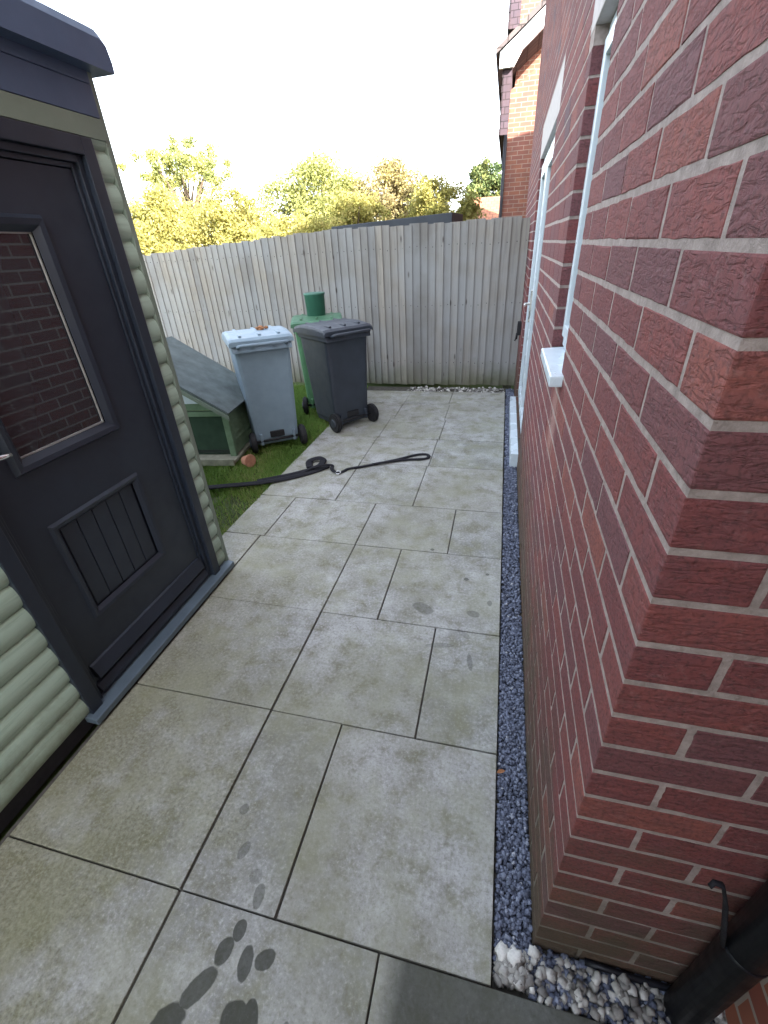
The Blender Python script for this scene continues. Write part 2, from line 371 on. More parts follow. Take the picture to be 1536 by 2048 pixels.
# ------------------------------------------------------------------ SETTING: ground, paving, lawn, gravel
g = MB(); g.add([(-300,-200,-.07),(300,-200,-.07),(300,500,-.07),(-300,500,-.07)], [(0,1,2,3)]); tag(g.build('ground', MT['field']), kind='structure')
PE = -1.68   # left edge of the paving beyond the shed
b = MB(); b.box((-1.44,-3,-.06), (1.6,.3745,-.014)); b.box((-1.44,.3745,-.06), (.103,1.9,-.012)); b.box((PE+.004,1.9,-.06), (.102,5.5,-.007))
tag(b.build('paving_bed', MT['bed']), kind='structure')
rows = [(-1.2,-.62,[-1.42,-.776,-.18,.42,1.0,1.6]), (-.62,-.22,[-1.42,-1.05,-.45,.15,.75,1.6]), (-.22,.373,[-1.42,-.776,-.18,.44,1.04,1.6]),
        (.373,.968,[-1.42,-.776,-.477,.106]), (.968,1.537,[-1.42,-.776,-.192,.106]), (1.537,2.135,[-1.42,-.776,-.482,.104]),
        (2.135,2.655,[PE,-1.395,-.776,-.207,.104]), (2.655,3.325,[PE,-1.085,-.51,.102]), (3.325,3.915,[PE,-1.085,-.50,.10]),
        (3.915,4.46,[PE,-1.075,-.49,.10]), (4.46,4.99,[PE,-1.045,-.505,.10]), (4.99,5.5,[PE,-1.04,-.52,.10])]
pv = MB()
for (y0, y1, xs) in rows:
    for x0, x1 in zip(xs[:-1], xs[1:]):
        gp = .0028 if y0 < 2 else .0025
        dz = random.uniform(-.0015, .0015); tl = random.uniform(-.001, .001)
        if x0 == -.776: x0 += .0018
        if x1 == -.776: x1 -= .0018
        bm = bmesh.new(); bmesh.ops.create_cube(bm, size=1)
        for q in bm.verts:
            q.co = Vector(((x0+x1)/2+q.co.x*(x1-x0-2*gp)+random.uniform(-.0012,.0012), (y0+y1)/2+q.co.y*(y1-y0-(.005 if y0 < 2.6 else .008))+random.uniform(-.0012,.0012), -.02+q.co.z*.04+dz+(tl if q.co.x>0 else -tl)))
        pv.bev(bm, .003, random.random())
# extra strip at the left between the shed and the widening
for (x0,x1,y0,y1) in ((PE,-1.424,1.82,2.132),):
    pv.box((x0+.003,y0,-.04),(x1-.003,y1,0), .003, random.random())
tag(pv.build('paving', MT['paving']), kind='structure')

lw = MB(); lw.add([(-9,1.0,-.03),(PE-.001,1.0,-.03),(PE-.001,5.75,-.03),(-9,5.75,-.03)], [(0,1,2,3)]); tag(lw.build('lawn_soil', MT['soil']), kind='structure')
def blades(n, x0, x1, y0, y1, h):
    X = rng.uniform(x0, x1, n); Y = rng.uniform(y0, y1, n)
    # worn, thin patch near the shed corner
    keep = ~((np.hypot((X+1.95)/.30, (Y-2.35)/.28) < 1) & (rng.random(n) < .72)); X = X[keep]; Y = Y[keep]; n = len(X)
    a = rng.uniform(0, 2*np.pi, n); hh = h*rng.uniform(.5, 1.2, n); wd = rng.uniform(.0025, .005, n)
    lean = hh*rng.uniform(.2, .9, n); la = rng.uniform(0, 2*np.pi, n)
    V = np.zeros((n, 3, 3))
    V[:,0] = np.c_[X-np.cos(a)*wd, Y-np.sin(a)*wd, np.full(n, -.03)]; V[:,1] = np.c_[X+np.cos(a)*wd, Y+np.sin(a)*wd, np.full(n, -.03)]
    V[:,2] = np.c_[X+np.cos(la)*lean, Y+np.sin(la)*lean, hh-.03]
    T = np.clip(.5+.22*np.sin(X*7+Y*3)+rng.normal(0, .2, n), 0, 1)
    return V.reshape(-1, 3), np.arange(3*n).reshape(-1, 3), T
V, F, T = blades(70000, -3.3, PE+.012, 1.85, 5.7, .05)
tag(fastmesh('lawn_grass', V, F, MT['grass'], T), 'short green lawn grass beside the paving', 'grass', kind='stuff')

def stones(n, fx, size, zf, flat=.55, tint=None):
    base = np.array([[-1,-1,-1],[1,-1,-1],[1,1,-1],[-1,1,-1],[-1,-1,1],[1,-1,1],[1,1,1],[-1,1,1]])*.5
    Fq = np.array([(0,3,2,1),(4,5,6,7),(0,1,5,4),(1,2,6,5),(2,3,7,6),(3,0,4,7)])
    P = fx(n); s = rng.uniform(size[0], size[1], n)
    V = base[None]*s[:,None,None]*np.array([1,1,flat])*rng.uniform(.65, 1.35, (n,8,3))
    V[:,4:,:2] *= rng.uniform(.45, .9, (n,1,1))
    th = rng.uniform(0, 2*np.pi, n); tx = rng.normal(0, .45, n)
    c, q = np.cos(tx), np.sin(tx); y = V[:,:,1]*c[:,None]-V[:,:,2]*q[:,None]; z = V[:,:,1]*q[:,None]+V[:,:,2]*c[:,None]
    V[:,:,1] = y; V[:,:,2] = z
    c, q = np.cos(th), np.sin(th); x = V[:,:,0]*c[:,None]-V[:,:,1]*q[:,None]; y = V[:,:,0]*q[:,None]+V[:,:,1]*c[:,None]
    V[:,:,0] = x; V[:,:,1] = y
    V += P[:,None,:]; V[:,:,2] += zf(n)[:,None]
    F = (Fq[None]+np.arange(n)[:,None,None]*8).reshape(-1, 4)
    T = np.repeat(rng.random(n) if tint is None else tint(n), 6)
    return V.reshape(-1, 3), F, T
def joinm(*parts):
    Vs=[];Fs=[];Ts=[];o=0
    if len({p[1].shape[1] for p in parts}) > 1:      # mixed quads and triangles: split the quads
        parts = [(V, F, T) if F.shape[1] == 3 else (V, np.vstack([F[:,[0,1,2]], F[:,[0,2,3]]]), np.concatenate([T, T])) for V, F, T in parts]
    for V,F,T in parts: Vs.append(V);Fs.append(F+o);Ts.append(T);o+=len(V)
    return np.vstack(Vs), np.vstack(Fs), np.concatenate(Ts)
gb = MB(); gb.box((.106,.3745,-.065),(.26,5.74,-.03)); gb.box((.26,.3745,-.065),(1.6,.55,-.03)); gb.box((-1.7,5.505,-.065),(.106,5.75,-.02)); tag(gb.build('gravel_bed', MT['bed']), kind='structure')
strip = lambda y0, y1: (lambda n: np.c_[rng.uniform(.112, .204, n), rng.uniform(y0, y1, n), np.zeros(n)])
tb = lambda n: np.clip(rng.beta(1.6, 2.2, n)*.95, 0, 1)*(1-(rng.random(n) < .012)) + (rng.random(n) < .012)*1.0
gv = joinm(stones(5200, strip(.40, 1.6), (.006, .014), lambda n: rng.uniform(-.028, -.008, n), tint=tb),
           stones(3600, strip(1.6, 3.4), (.008, .016), lambda n: rng.uniform(-.028, -.008, n), tint=tb),
           stones(2200, lambda n: np.c_[rng.uniform(.112, .25, n)*0+rng.uniform(.112,.204,n), rng.uniform(3.4, 5.7, n), np.zeros(n)], (.010, .02), lambda n: rng.uniform(-.028, -.008, n), tint=tb),
           stones(2600, lambda n: np.c_[rng.uniform(.19, 1.2, n), rng.uniform(.38, .475, n), np.zeros(n)], (.008, .018), lambda n: rng.uniform(-.03, -.008, n), tint=tb))
tag(fastmesh('slate_gravel', *gv[:2], MT['slate'], gv[2]), 'dark blue slate chippings in a narrow strip along the brick wall', 'gravel', kind='stuff')
def pebpos(n):
    x = np.where(rng.random(n) < .22, rng.normal(.15, .025, n), rng.uniform(.13, 1.0, n)); x = np.clip(x, .118, 1.0)
    y = np.where(x < .2, rng.uniform(.39, .45, n), rng.uniform(.378, .462, n)); return np.c_[x, y, np.zeros(n)]
def ovals(n, fx, size, zf, tint):
    bm = bmesh.new(); bmesh.ops.create_icosphere(bm, subdivisions=2, radius=.5)
    bv = np.array([q.co for q in bm.verts]); bf = np.array([[q.index for q in f.verts] for f in bm.faces]); bm.free()
    P = fx(n); s = rng.uniform(*size, n)
    V = bv[None]*s[:,None,None]*np.array([1,1,.7])*rng.uniform(.7, 1.3, (n,1,3))
    V *= 1+.16*np.sin(bv[None,:,:].sum(-1)*9+rng.uniform(0, 6, (n,1)))[:,:,None]+.10*np.sin(bv[None,:,0]*13+rng.uniform(0,6,(n,1)))[:,:,None]
    th = rng.uniform(0, 6.28, n); c, q = np.cos(th), np.sin(th)
    x = V[:,:,0]*c[:,None]-V[:,:,1]*q[:,None]; y = V[:,:,0]*q[:,None]+V[:,:,1]*c[:,None]; V[:,:,0]=x; V[:,:,1]=y
    V += P[:,None,:]; V[:,:,2] += zf(n)[:,None]
    return V.reshape(-1,3), (bf[None]+np.arange(n)[:,None,None]*len(bv)).reshape(-1,3), np.repeat(tint(n), len(bf))
pb = joinm(stones(420, pebpos, (.009, .026), lambda n: rng.uniform(-.02, .004, n), .7, lambda n: rng.random(n)**.8*.9), ovals(110, pebpos, (.010, .026), lambda n: rng.uniform(-.022, .002, n), lambda n: rng.random(n)**.6*.9),
           ovals(5, lambda n: np.c_[rng.uniform(.125, .18, n), rng.uniform(.405, .445, n), np.zeros(n)], (.03, .036), lambda n: rng.uniform(-.006, .004, n), lambda n: np.full(n, .98)),
           ovals(260, lambda n: np.c_[rng.uniform(-1.1, .1, n), rng.uniform(5.52, 5.72, n), np.zeros(n)], (.015, .035), lambda n: rng.uniform(-.02, 0, n), lambda n: rng.random(n)))
tag(fastmesh('pebbles', *pb[:2], MT['pebble'], pb[2]), 'white and grey pebbles scattered at the foot of the wall corner', 'pebbles', kind='stuff')

# ------------------------------------------------------------------ BRICK HOUSE on the right
XW, Y0, YE, ZT = .208, .48, 8.0, 5.8
CH, Z00 = .0757, -.034
house = thing('brick_house', 'red brick house filling the right side, its near corner beside the downpipe', 'house', (XW, Y0, 0))
def rel(o, p):   # built in world coordinates, kept there under a moved parent
    o.matrix_parent_inverse = Matrix.Translation(p.location).inverted() if p.rotation_euler.z == 0 else p.matrix_basis.inverted(); return o
WIN = (1.61, 2.05, 1.178, 2.128); DOOR = (3.40, 4.95, .11, 2.15)
openings = [WIN, DOOR]; stonebands = [(1.50, 2.16, 2.128, 2.128+2.9*CH), (3.28, 5.07, 2.15, 2.15+3*CH)]
wl = MB()
def brick(P, s0, s1, z0, z1, depth, tint, near=False):
    j = lambda a: random.uniform(-a, a)
    d = random.uniform(-.0018, -.0008); e = .0020
    s0 += j(.0014); s1 += j(.0014); z0 += j(.0012); z1 += j(.0012)
    c = [(s0,z0),(s1,z0),(s1,z1),(s0,z1)]; inn = [(s0+e+j(.0012),z0+e+j(.0012)),(s1-e+j(.0012),z0+e+j(.0012)),(s1-e+j(.0012),z1-e+j(.0012)),(s0+e+j(.0012),z1-e+j(.0012))]
    vs = [P(a, d+j(.0003), b_) for a, b_ in inn] + [P(a, d+.0020, b_) for a, b_ in c] + [P(a, depth, b_) for a, b_ in c]
    fs = [(0,1,2,3)] + [(k, 4+k, 4+(k+1)%4, (k+1)%4) for k in range(4)] + [(4+k, 8+k, 8+(k+1)%4, 4+(k+1)%4) for k in range(4)]
    if near:
        N = 6; o1 = []; o2 = []
        def wob(P0, P1, P2, P3, sc, out):
            for (a, b_), (a2, b2) in ((P0,P1),(P1,P2),(P2,P3),(P3,P0)):
                for q in range(N):
                    u = q/N; out.append((a+(a2-a)*u+j(sc), b_+(b2-b_)*u+j(sc)))
        wob(*inn, .0016, o1); wob(*c, .0006, o2); K = len(o1)
        vs = [P(a, d+j(.0003), b_) for a, b_ in o1]+[P(a, d+.0020, b_) for a, b_ in o2]+[P(a, depth, b_) for a, b_ in o2]
        fs = [tuple(range(K))]+[(k, K+k, K+(k+1)%K, (k+1)%K) for k in range(K)]+[(K+k, 2*K+k, 2*K+(k+1)%K, K+(k+1)%K) for k in range(K)]
    wl.add(vs, fs, tint, 0)
side = lambda s, d, z: (XW+d, s, z)
ret = lambda s, d, z: (s, Y0+d, z)
nrow = int((ZT-Z00)/CH); MJ = .0052
for k in range(nrow):
    z0 = Z00+k*CH+MJ; z1 = Z00+(k+1)*CH-MJ
    a, bq = (.1025, .215) if k % 2 == 0 else (.215, .1025)
    # quoin brick shows on both faces
    jx = random.uniform(-.0018, -.0009); jy = random.uniform(-.0018, -.0009)
    t = random.random()
    wl.box((XW+jx, Y0+jy, z0), (XW+a, Y0+bq, z1), .003, t, 0)
    s = Y0+bq+.0105
    while s < YE:
        e = min(s+.215, YE); segs = [(s, e)]
        for (o0, o1, p0, p1) in openings+stonebands:
            if z1 > p0+.012 and z0 < p1-.012:
                new = []
                for (q0, q1) in segs:
                    if q1 <= o0 or q0 >= o1:
                        if 0 <= o0-q1 < .05: q1 = o0
                        if 0 <= q0-o1 < .05: q0 = o1
                        new.append((q0, q1)); continue
                    if q0 < o0-.02: new.append((q0, o0))
                    if q1 > o1+.02: new.append((o1, q1))
                segs = new
        for q0, q1 in segs: brick(side, q0, q1, z0, z1, .10, random.random(), q0 < 2.2 and z1 < 3)
        s += .2255
    s = XW+a+.0105
    while s < .64:
        brick(ret, s, min(s+.215, .66), z0, z1, .06, random.random(), z1 < 2); s += .2255
# mortar sheet 3 mm behind the brick faces, with the openings cut out
ys = sorted({Y0, YE, *[q for o in openings for q in o[:2]]}); zs = sorted({-.06, ZT, *[q for o in openings for q in o[2:]]})
ym = [.06+XW]  # depth of the reveals
for y0, y1 in zip(ys[:-1], ys[1:]):
    for z0, z1 in zip(zs[:-1], zs[1:]):
        cy, cz = (y0+y1)/2, (z0+z1)/2
        if any(o[0] < cy < o[1] and o[2] < cz < o[3] for o in openings): continue
        wl.add([side(y0,0,z0), side(y1,0,z0), side(y1,0,z1), side(y0,0,z1)], [(0,1,2,3)], .5, 1)
for (o0, o1, p0, p1) in openings:
    for y in (o0-.003, o1+.003): wl.add([side(y,0,p0), side(y,.14,p0), side(y,.14,p1), side(y,0,p1)], [(0,1,2,3)], .5, 1)
wl.add([ret(XW,0,-.06), ret(.84,0,-.06), ret(.84,0,ZT), ret(XW,0,ZT)], [(0,1,2,3)], .5, 1)
rel(wl.build('wall', [MT['brick'], MT['mortar']], house, recalc=False), house)
# rest of the house, unseen; wings, bay, low wall and inner boxes added for shade
ow = MB()
ow.box((XW+.15, YE-.25, -.06), (8.2, YE-.001, ZT)); ow.box((1.0, YE+.001, -.06), (8.2, 11.0, 4.1)); ow.box((8.0,-6.0,-.06),(8.2,YE-.25,ZT))  # the low rear wing is invented to shade the neighbour's lower wall
ow.box((.63,-1.6,-.06),(3.0,Y0-.003,ZT-.01)); ow.box((-.6,-1.82,-.06),(3.0,-1.601,2.3)); ow.box((3.001,-6.0,-.06),(8.0,-5.75,ZT)); ow.box((3.001,-5.75,-.06),(3.25,Y0-.1,ZT))  # bay, near wing and low wall added out of view to shade the yard
ow.box((XW+.16,Y0+.06,ZT-.25),(8.0,YE-.25,ZT-.02)); ow.box((XW+.45, Y0+.1, -.06), (XW+.5, YE-.25, ZT-.25))  # inner slab and partition only block light
rel(ow.build('side_wall', MT['housebrick'], house, uv=True), house)
pc = MB(); pc.box((.23,-1.6,2.25),(.629,Y0-.004,2.37)); rel(pc.build('unseen_shade_canopy', MT['upvc'], house), house)  # canopy added out of view to darken the return face
rf = MB()
rf.prism([(XW-.25,ZT-.1),(XW-.25,ZT+.02),(4.2,6.6),(8.5,ZT+.02),(8.5,ZT-.1)], 1, Y0-.1, YE+.2); rf.prism([(2.75,ZT+.45),(4.2,6.55),(8.5,ZT+.02),(8.5,ZT-.1),(2.75,ZT-.1)], 1, -6.2, Y0-.101); rf.prism([(.55,ZT+.0),(.55,ZT+.1),(2.74,ZT+.45),(2.74,ZT)], 1, -1.7, Y0-.101)  # wing and bay roofs added unseen; ridge height set to place the shade
rel(rf.build('roof', MT['rooftile'], house, uv=True), house)
# window: frame set back in the reveal
def upvc_frame(mb, y0, y1, z0, z1, x, wdt=.06, dep=.06):
    mb.box((x, y0, z0), (x+dep, y0+wdt, z1), .004); mb.box((x, y1-wdt, z0), (x+dep, y1, z1), .004)
    mb.box((x, y0+wdt, z1-wdt), (x+dep, y1-wdt, z1), .004); mb.box((x, y0+wdt, z0), (x+dep, y1-wdt, z0+wdt), .004)
xf = XW+.040
fm = MB(); upvc_frame(fm, WIN[0]+.002, WIN[1]-.002, WIN[2]+.012, WIN[3]-.003, xf, .05)
upvc_frame(fm, WIN[0]+.045, WIN[1]-.045, WIN[2]+.055, WIN[3]-.047, xf-.012, .045, .05)
win = rel(fm.build('window', MT['upvc'], house), house)
gm = MB(); gm.box((xf+.012, WIN[0]+.085, WIN[2]+.095), (xf+.022, WIN[1]-.085, WIN[3]-.085))
pane = gm.build('pane', MT['glass'], win)
sm = MB(); sm.hexa([(.166,1.56,1.145),(.30,1.56,1.145),(.30,2.03,1.145),(.166,2.03,1.145),(.166,1.56,1.180),(.30,1.56,1.188),(.30,2.03,1.188),(.166,2.03,1.180)], .005)
sm.build('sill', MT['upvc'], win)
st = MB(); st.box((XW-.002, 1.50+.004, 2.128), (XW+.12, 2.16-.004, 2.128+2.9*CH-.006), .004)
rel(st.build('window_head', MT['stone'], house), house)
# glazed back door further along
fm = MB(); xd = XW+.028; upvc_frame(fm, DOOR[0]+.002, DOOR[1]-.002, DOOR[2]+.006, DOOR[3]-.003, xd, .07, .07)
upvc_frame(fm, DOOR[0]+.062, (DOOR[0]+DOOR[1])/2+.01, DOOR[2]+.07, DOOR[3]-.06, xd-.014, .09, .06); upvc_frame(fm, (DOOR[0]+DOOR[1])/2+.015, DOOR[1]-.062, DOOR[2]+.07, DOOR[3]-.06, xd-.014, .09, .06)
dr = rel(fm.build('glazed_door', MT['upvc'], house), house)
gm = MB()
for a, c in ((DOOR[0]+.15, (DOOR[0]+DOOR[1])/2-.08), ((DOOR[0]+DOOR[1])/2+.10, DOOR[1]-.15)): gm.box((xd+.008, a, DOOR[2]+.16), (xd+.02, c, DOOR[3]-.15))
gm.build('pane', MT['glass'], dr)
hm = MB(); yh = (DOOR[0]+DOOR[1])/2-.035; hm.box((xd-.03, yh-.018, .98), (xd-.014, yh+.018, 1.22), .005); hm.tube([(xd-.03,yh,1.12),(xd-.07,yh,1.12),(xd-.07,yh-.12,1.12)], .009, 8)
hm.build('handle', MT['steel'], dr)
sm = MB(); sm.box((.148, 3.42, -.02), (.30, 5.0, .105), .006); sm.build('threshold', MT['upvc'], dr)
st = MB(); st.box((XW-.002, 3.284, 2.15), (XW+.12, 5.066, 2.15+3*CH-.006), .004); rel(st.build('door_head', MT['stone'], house), house)
# small dark fitting on the wall
ft = MB(); ft.box((.165, 5.42, .66), (XW+.002, 5.50, .80), .01); ft.tube([(.17,5.46,.68),(.165,5.46,.62),(.15,5.46,.60)], .012, 8); rel(ft.build('wall_tap', MT['rubber'], house), house)
# black downpipe by the return face, with strap
dp = MB(); PX, PY = .537, .432; dp.tube([(PX,PY,-.03),(PX,PY,5.25)], .0375, 28)
dpo = rel(dp.build('downpipe', MT['black'], house), house)
cm = MB(); cm.lathe([(.0378,0),(.0392,.002),(.0392,.010),(.0378,.012)], 28, (PX,PY,.405))
cm.build('collar', MT['black'], dpo)
tm = MB(); tm.tube([(PX-.0395,PY,.41),(PX-.055,PY-.002,.47),(PX-.085,PY-.004,.575),(PX-.108,PY-.006,.637),(PX-.122,PY-.006,.640),(PX-.126,PY-.008,.628)], [.009,.009,.008,.006,.005,.004], 8, .45)
tm.build('strap', MT['webbing'], dpo)
# thin black hose lying at the foot of the return face
hz = MB(); hz.tube([(.33,.472,-.004),(.38,.468,.0),(.44,.466,.0),(.50,.466,-.002),(.62,.468,-.004),(.85,.47,-.006)], .008, 10)
tag(hz.build('black_hose', MT['black']), 'short thin black hose lying at the foot of the wall behind the downpipe', 'hose')
lf = MB()
for (q, sz, a) in (((.118,.905,.004), .016, .4),):
    c, s_ = math.cos(a), math.sin(a); pts = [(-1,0,.0),(-.4,.42,.35),(.4,.4,.3),(1,0,.1),(.4,-.42,.4),(-.4,-.4,.25),(0,0,0)]
    lf.add([(q[0]+sz*(x*c-y*s_), q[1]+sz*(x*s_+y*c), q[2]+z*sz) for x, y, z in pts], [(6,i,(i+1)%6) for i in range(6)])
tag(lf.build('fallen_leaf', MT['leaf_brown']), 'curled brown leaf lying on the edge between slabs and slate chippings', 'leaf')

# ------------------------------------------------------------------ GARDEN SHED on the left
SX = -1.46
shed = thing('garden_shed', 'sage green log clad shed with a dark door and felt roof on the left', 'shed', (SX, 1.8, 0))
P_ = .0935
def loglap(y0, y1, z0, z1, mb):
    k = math.floor((z0-.05)/P_)
    prof = []
    while .05+k*P_ < z1:
        zb = .05+k*P_; n = 9
        for i in range(n+1):
            u = i/n; z = zb+u*P_*.985
            x = SX-.004+.020*math.sin(math.pi*min(1, max(0, u)))**.55*(1-.12*u)
            prof.append((x, z))
        k += 1
    prof = [(x, min(max(z, z0), z1)) for x, z in prof if z0-.002 <= z <= z1+.002]
    vs = [(x, y0, z) for x, z in prof]+[(x, y1, z) for x, z in prof]; n = len(prof)
    mb.add(vs, [(i, i+1, n+i+1, n+i) for i in range(n-1)], .5, 0, False)
cl = MB(); FY0, FY1, FZ1 = .775, 1.70, 1.945
loglap(-1.2, FY0+.003, .05, 2.16, cl); loglap(FY1-.003, 1.776, .05, 2.16, cl); loglap(FY0+.003, FY1-.003, FZ1-.004, 2.16, cl)
for y in (FY1, 1.775):
    pass
rel(cl.build('cladding', MT['sage'], shed, recalc=False), shed)
bd = MB(); bd.box((-3.4,-1.2,.03),(SX-.03,FY0-.0,2.16)); bd.box((-3.4,FY1,.03),(SX-.03,1.785,2.16)); bd.box((-3.4,FY0,.03),(SX-.12,FY1,2.16)); bd.box((SX-.12,FY0,FZ1),(SX-.03,FY1,2.16))
rel(bd.build('side_wall', MT['post'], shed), shed)
cp = MB(); cp.box((SX-.04,1.7765,.03),(SX+.014,1.803,2.16), .004); rel(cp.build('corner_post', MT['post'], shed), shed)
bs = MB(); bs.box((-3.36,-1.18,-.02),(SX-.006,1.79,.048)); rel(bs.build('base', MT['rubber'], shed), shed)
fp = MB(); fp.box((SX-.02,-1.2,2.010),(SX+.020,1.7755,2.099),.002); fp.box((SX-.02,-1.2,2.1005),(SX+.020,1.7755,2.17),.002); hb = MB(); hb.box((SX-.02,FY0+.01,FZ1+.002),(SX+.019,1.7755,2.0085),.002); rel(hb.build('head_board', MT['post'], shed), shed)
rel(fp.build('shade_toned_fascia_board', MT['fascia'], shed), shed)  # dark blue of these planks partly carries roof overhang shade and lens haze
fs = MB()
rpoly = [(-1.385,2.135),(-1.385,2.215),(-1.40,2.24),(-1.43,2.255),(-2.45,2.62),(-3.48,2.25),(-3.48,2.135)]
fs.prism(rpoly, 1, -1.3, 1.815)
pr = [(x if x<-1.5 and x>-3.4 else x, z) for x, z in rpoly]
# rounded far end of the felt
fs.add([(x,1.815,z) for x,z in rpoly]+[(x,1.835,z-.012 if z>2.2 else z) for x,z in rpoly]+[(x,1.845,min(z-.05,2.19) if z>2.2 else z) for x,z in rpoly],
       [(i,(i+1)%7,7+(i+1)%7,7+i) for i in range(7)]+[(7+i,7+(i+1)%7,14+(i+1)%7,14+i) for i in range(7)]+[tuple(range(14,21))])
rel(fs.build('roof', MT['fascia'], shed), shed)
# frame with stepped rebates
fr = MB(); FX = SX+.022
def ringframe(mb, y0, y1, z0, z1, wd, xa, xb, bev=.003, bottom=True):
    mb.box((xa, y0, z0), (xb, y0+wd, z1), bev); mb.box((xa, y1-wd, z0), (xb, y1, z1), bev); mb.box((xa, y0+wd, z1-wd), (xb, y1-wd, z1), bev)
    if bottom: mb.box((xa, y0+wd, z0), (xb, y1-wd, z0+wd), bev)
ringframe(fr, FY0, FY1, .05, FZ1, .052, SX-.10, FX, bottom=False)
ringframe(fr, FY0+.052, FY1-.052, .05, FZ1-.052, .022, SX-.10, FX-.020, bottom=False)
ringframe(fr, FY0+.074, FY1-.074, .05, FZ1-.074, .016, SX-.10, FX-.034, bottom=False)
rel(fr.build('door_frame', MT['anthracite'], shed), shed)
th = MB(); th.hexa([(SX-.03,.757,.018),(SX+.052,.757,.018),(SX+.052,1.792,.018),(SX-.03,1.792,.018),(SX-.03,.757,.060),(SX+.052,.757,.046),(SX+.052,1.792,.046),(SX-.03,1.792,.060)], .003)
rel(th.build('threshold', MT['threshold'], shed), shed)
DY0, DY1, DZ0, DZ1 = FY0+.093, FY1-.093, .066, FZ1-.093
DX = SX-.020
d = MB()
GY0, GY1, GZ0, GZ1 = .985, 1.395, 1.01, 1.69    # opening of the glazed part
QY0, QY1, QZ0, QZ1 = .985, 1.415, .365, .785    # recessed lower panel
for (a, b_, c, e) in ((DY0, GY0, DZ0, DZ1), (GY1, DY1, DZ0, DZ1), (GY0, GY1, GZ1, DZ1), (GY0, GY1, QZ1, GZ0), (GY0, GY1, DZ0, QZ0)):
    d.box((DX-.04, a, c), (DX, b_, e))
d.box((DX-.04, GY0, QZ0), (DX-.014, GY1, QZ1)); d.box((DX-.04,GY1,QZ0),(DX-.001,QY1,QZ1))
for i in range(5):      # tongue and groove boards in the lower panel
    y0 = QY0+.034+i*.0725; d.box((DX-.016, y0+.002, QZ0+.03), (DX-.008, y0+.0705, QZ1-.03), .003)
door = rel(d.build('door', MT['anthracite'], shed), shed)
mo = MB()
def mould(mb, y0, y1, z0, z1, wd, x0, h):
    """raised picture-frame moulding with sloping faces, mitred"""
    pr = [(0, 0), (wd*.25, h), (wd*.6, h*.8), (wd, -.004)]
    rings = []
    for (o, hh) in pr: rings.append([(x0+hh, y0+o, z0+o), (x0+hh, y1-o, z0+o), (x0+hh, y1-o, z1-o), (x0+hh, y0+o, z1-o)])
    vs = [p for r_ in rings for p in r_]
    mb.add(vs, [(4*i+k, 4*i+(k+1)%4, 4*(i+1)+(k+1)%4, 4*(i+1)+k) for i in range(len(rings)-1) for k in range(4)])
mould(mo, GY0-.025, GY1+.022, GZ0-.022, GZ1+.025, .048, DX, .018)
mould(mo, QY0-.008, QY1+.006, QZ0-.008, QZ1+.008, .036, DX, .012)
mo.build('moulding', MT['anthracite'], door)
wb = MB(); wb.prism([(DX,.205),(DX+.010,.200),(DX+.030,.150),(DX+.030,.142),(DX,.142)], 1, DY0+.005, DY1-.005)
wb.prism([(DX,.118),(DX+.012,.114),(DX+.026,.085),(DX+.026,.072),(DX,.072)], 1, DY0-.010, DY1+.012)
wb.build('weather_bar', MT['anthracite'], door)
gp = MB(); gp.box((DX-.024, GY0+.014, GZ0+.016), (DX-.016, GY1-.014, GZ1-.014)); gl = gp.build('pane', MT['glass'], door)
sp = MB(); ringframe(sp, GY0+.021, GY1-.022, GZ0+.023, GZ1-.02, .007, DX-.0165, DX-.0125, .001); sp.build('glazing_bead', MT['spacer'], door)
hd = MB(); hd.box((DX, .872, 1.0), (DX+.008, .896, 1.17), .003); hd.tube([(DX+.004,.885,1.085),(DX+.045,.885,1.085),(DX+.05,.92,1.084),(DX+.05,.948,1.08)], .008, 10)
hd.build('handle', MT['steel'], door)

# ------------------------------------------------------------------ FENCE
YF = 5.75
fence = thing('board_fence', 'tall weathered grey close board fence closing off the far end of the yard', 'fence', (-2.2, YF, 0))
fb = MB(); x = .205
def ftop(x): return 1.775 if x > -2.05 else 1.775-.055*(-2.05-x)
while x > -8.6:
    wd = random.uniform(.078, .098); x0 = x-wd-.022; zt = ftop(x)+random.uniform(-.010, .010); t = random.random(); ln = random.uniform(-.006, .006)
    if x < -2.2: t = .25+.7*t
    zb = .02+random.uniform(-.01, .006)
    # feather-edged board: thick edge at the left, thin edge tucked under the next
    vs = [(x0+ln,YF+.016,zt),(x+ln,YF-.003,zt),(x+ln,YF+.012,zt),(x0+ln,YF+.021,zt),(x0,YF+.016,zb),(x,YF-.003,zb),(x,YF+.012,zb),(x0,YF+.021,zb)]
    for zn in (.30, .95, 1.55):
        xn = x-wd*.3+random.uniform(-.008,.008); zz = zn+random.uniform(-.015,.015); fb.box((xn-.0045,YF+.000,zz-.0045),(xn+.0045,YF+.014,zz+.0045), 0, .5, 1)
    fb.add(vs, [(0,1,2,3),(4,7,6,5),(0,4,5,1),(1,5,6,2),(2,6,7,3),(3,7,4,0)], t)
    x -= wd
rel(fb.build('boards', [MT['fence'], MT['rubber']], fence), fence)
rl = MB()
for z in (.3, .95, 1.55): rl.box((-8.6, YF+.022, z-.04), (.2, YF+.075, z+.04))
rel(rl.build('rail', MT['fence'], fence), fence)
for xx in (.12, -2.1, -4.4, -6.7):
    pm = MB(); pm.box((xx-.05, YF+.076, -.06), (xx+.05, YF+.17, 1.62)); rel(pm.build('post', MT['fence'], fence), fence)
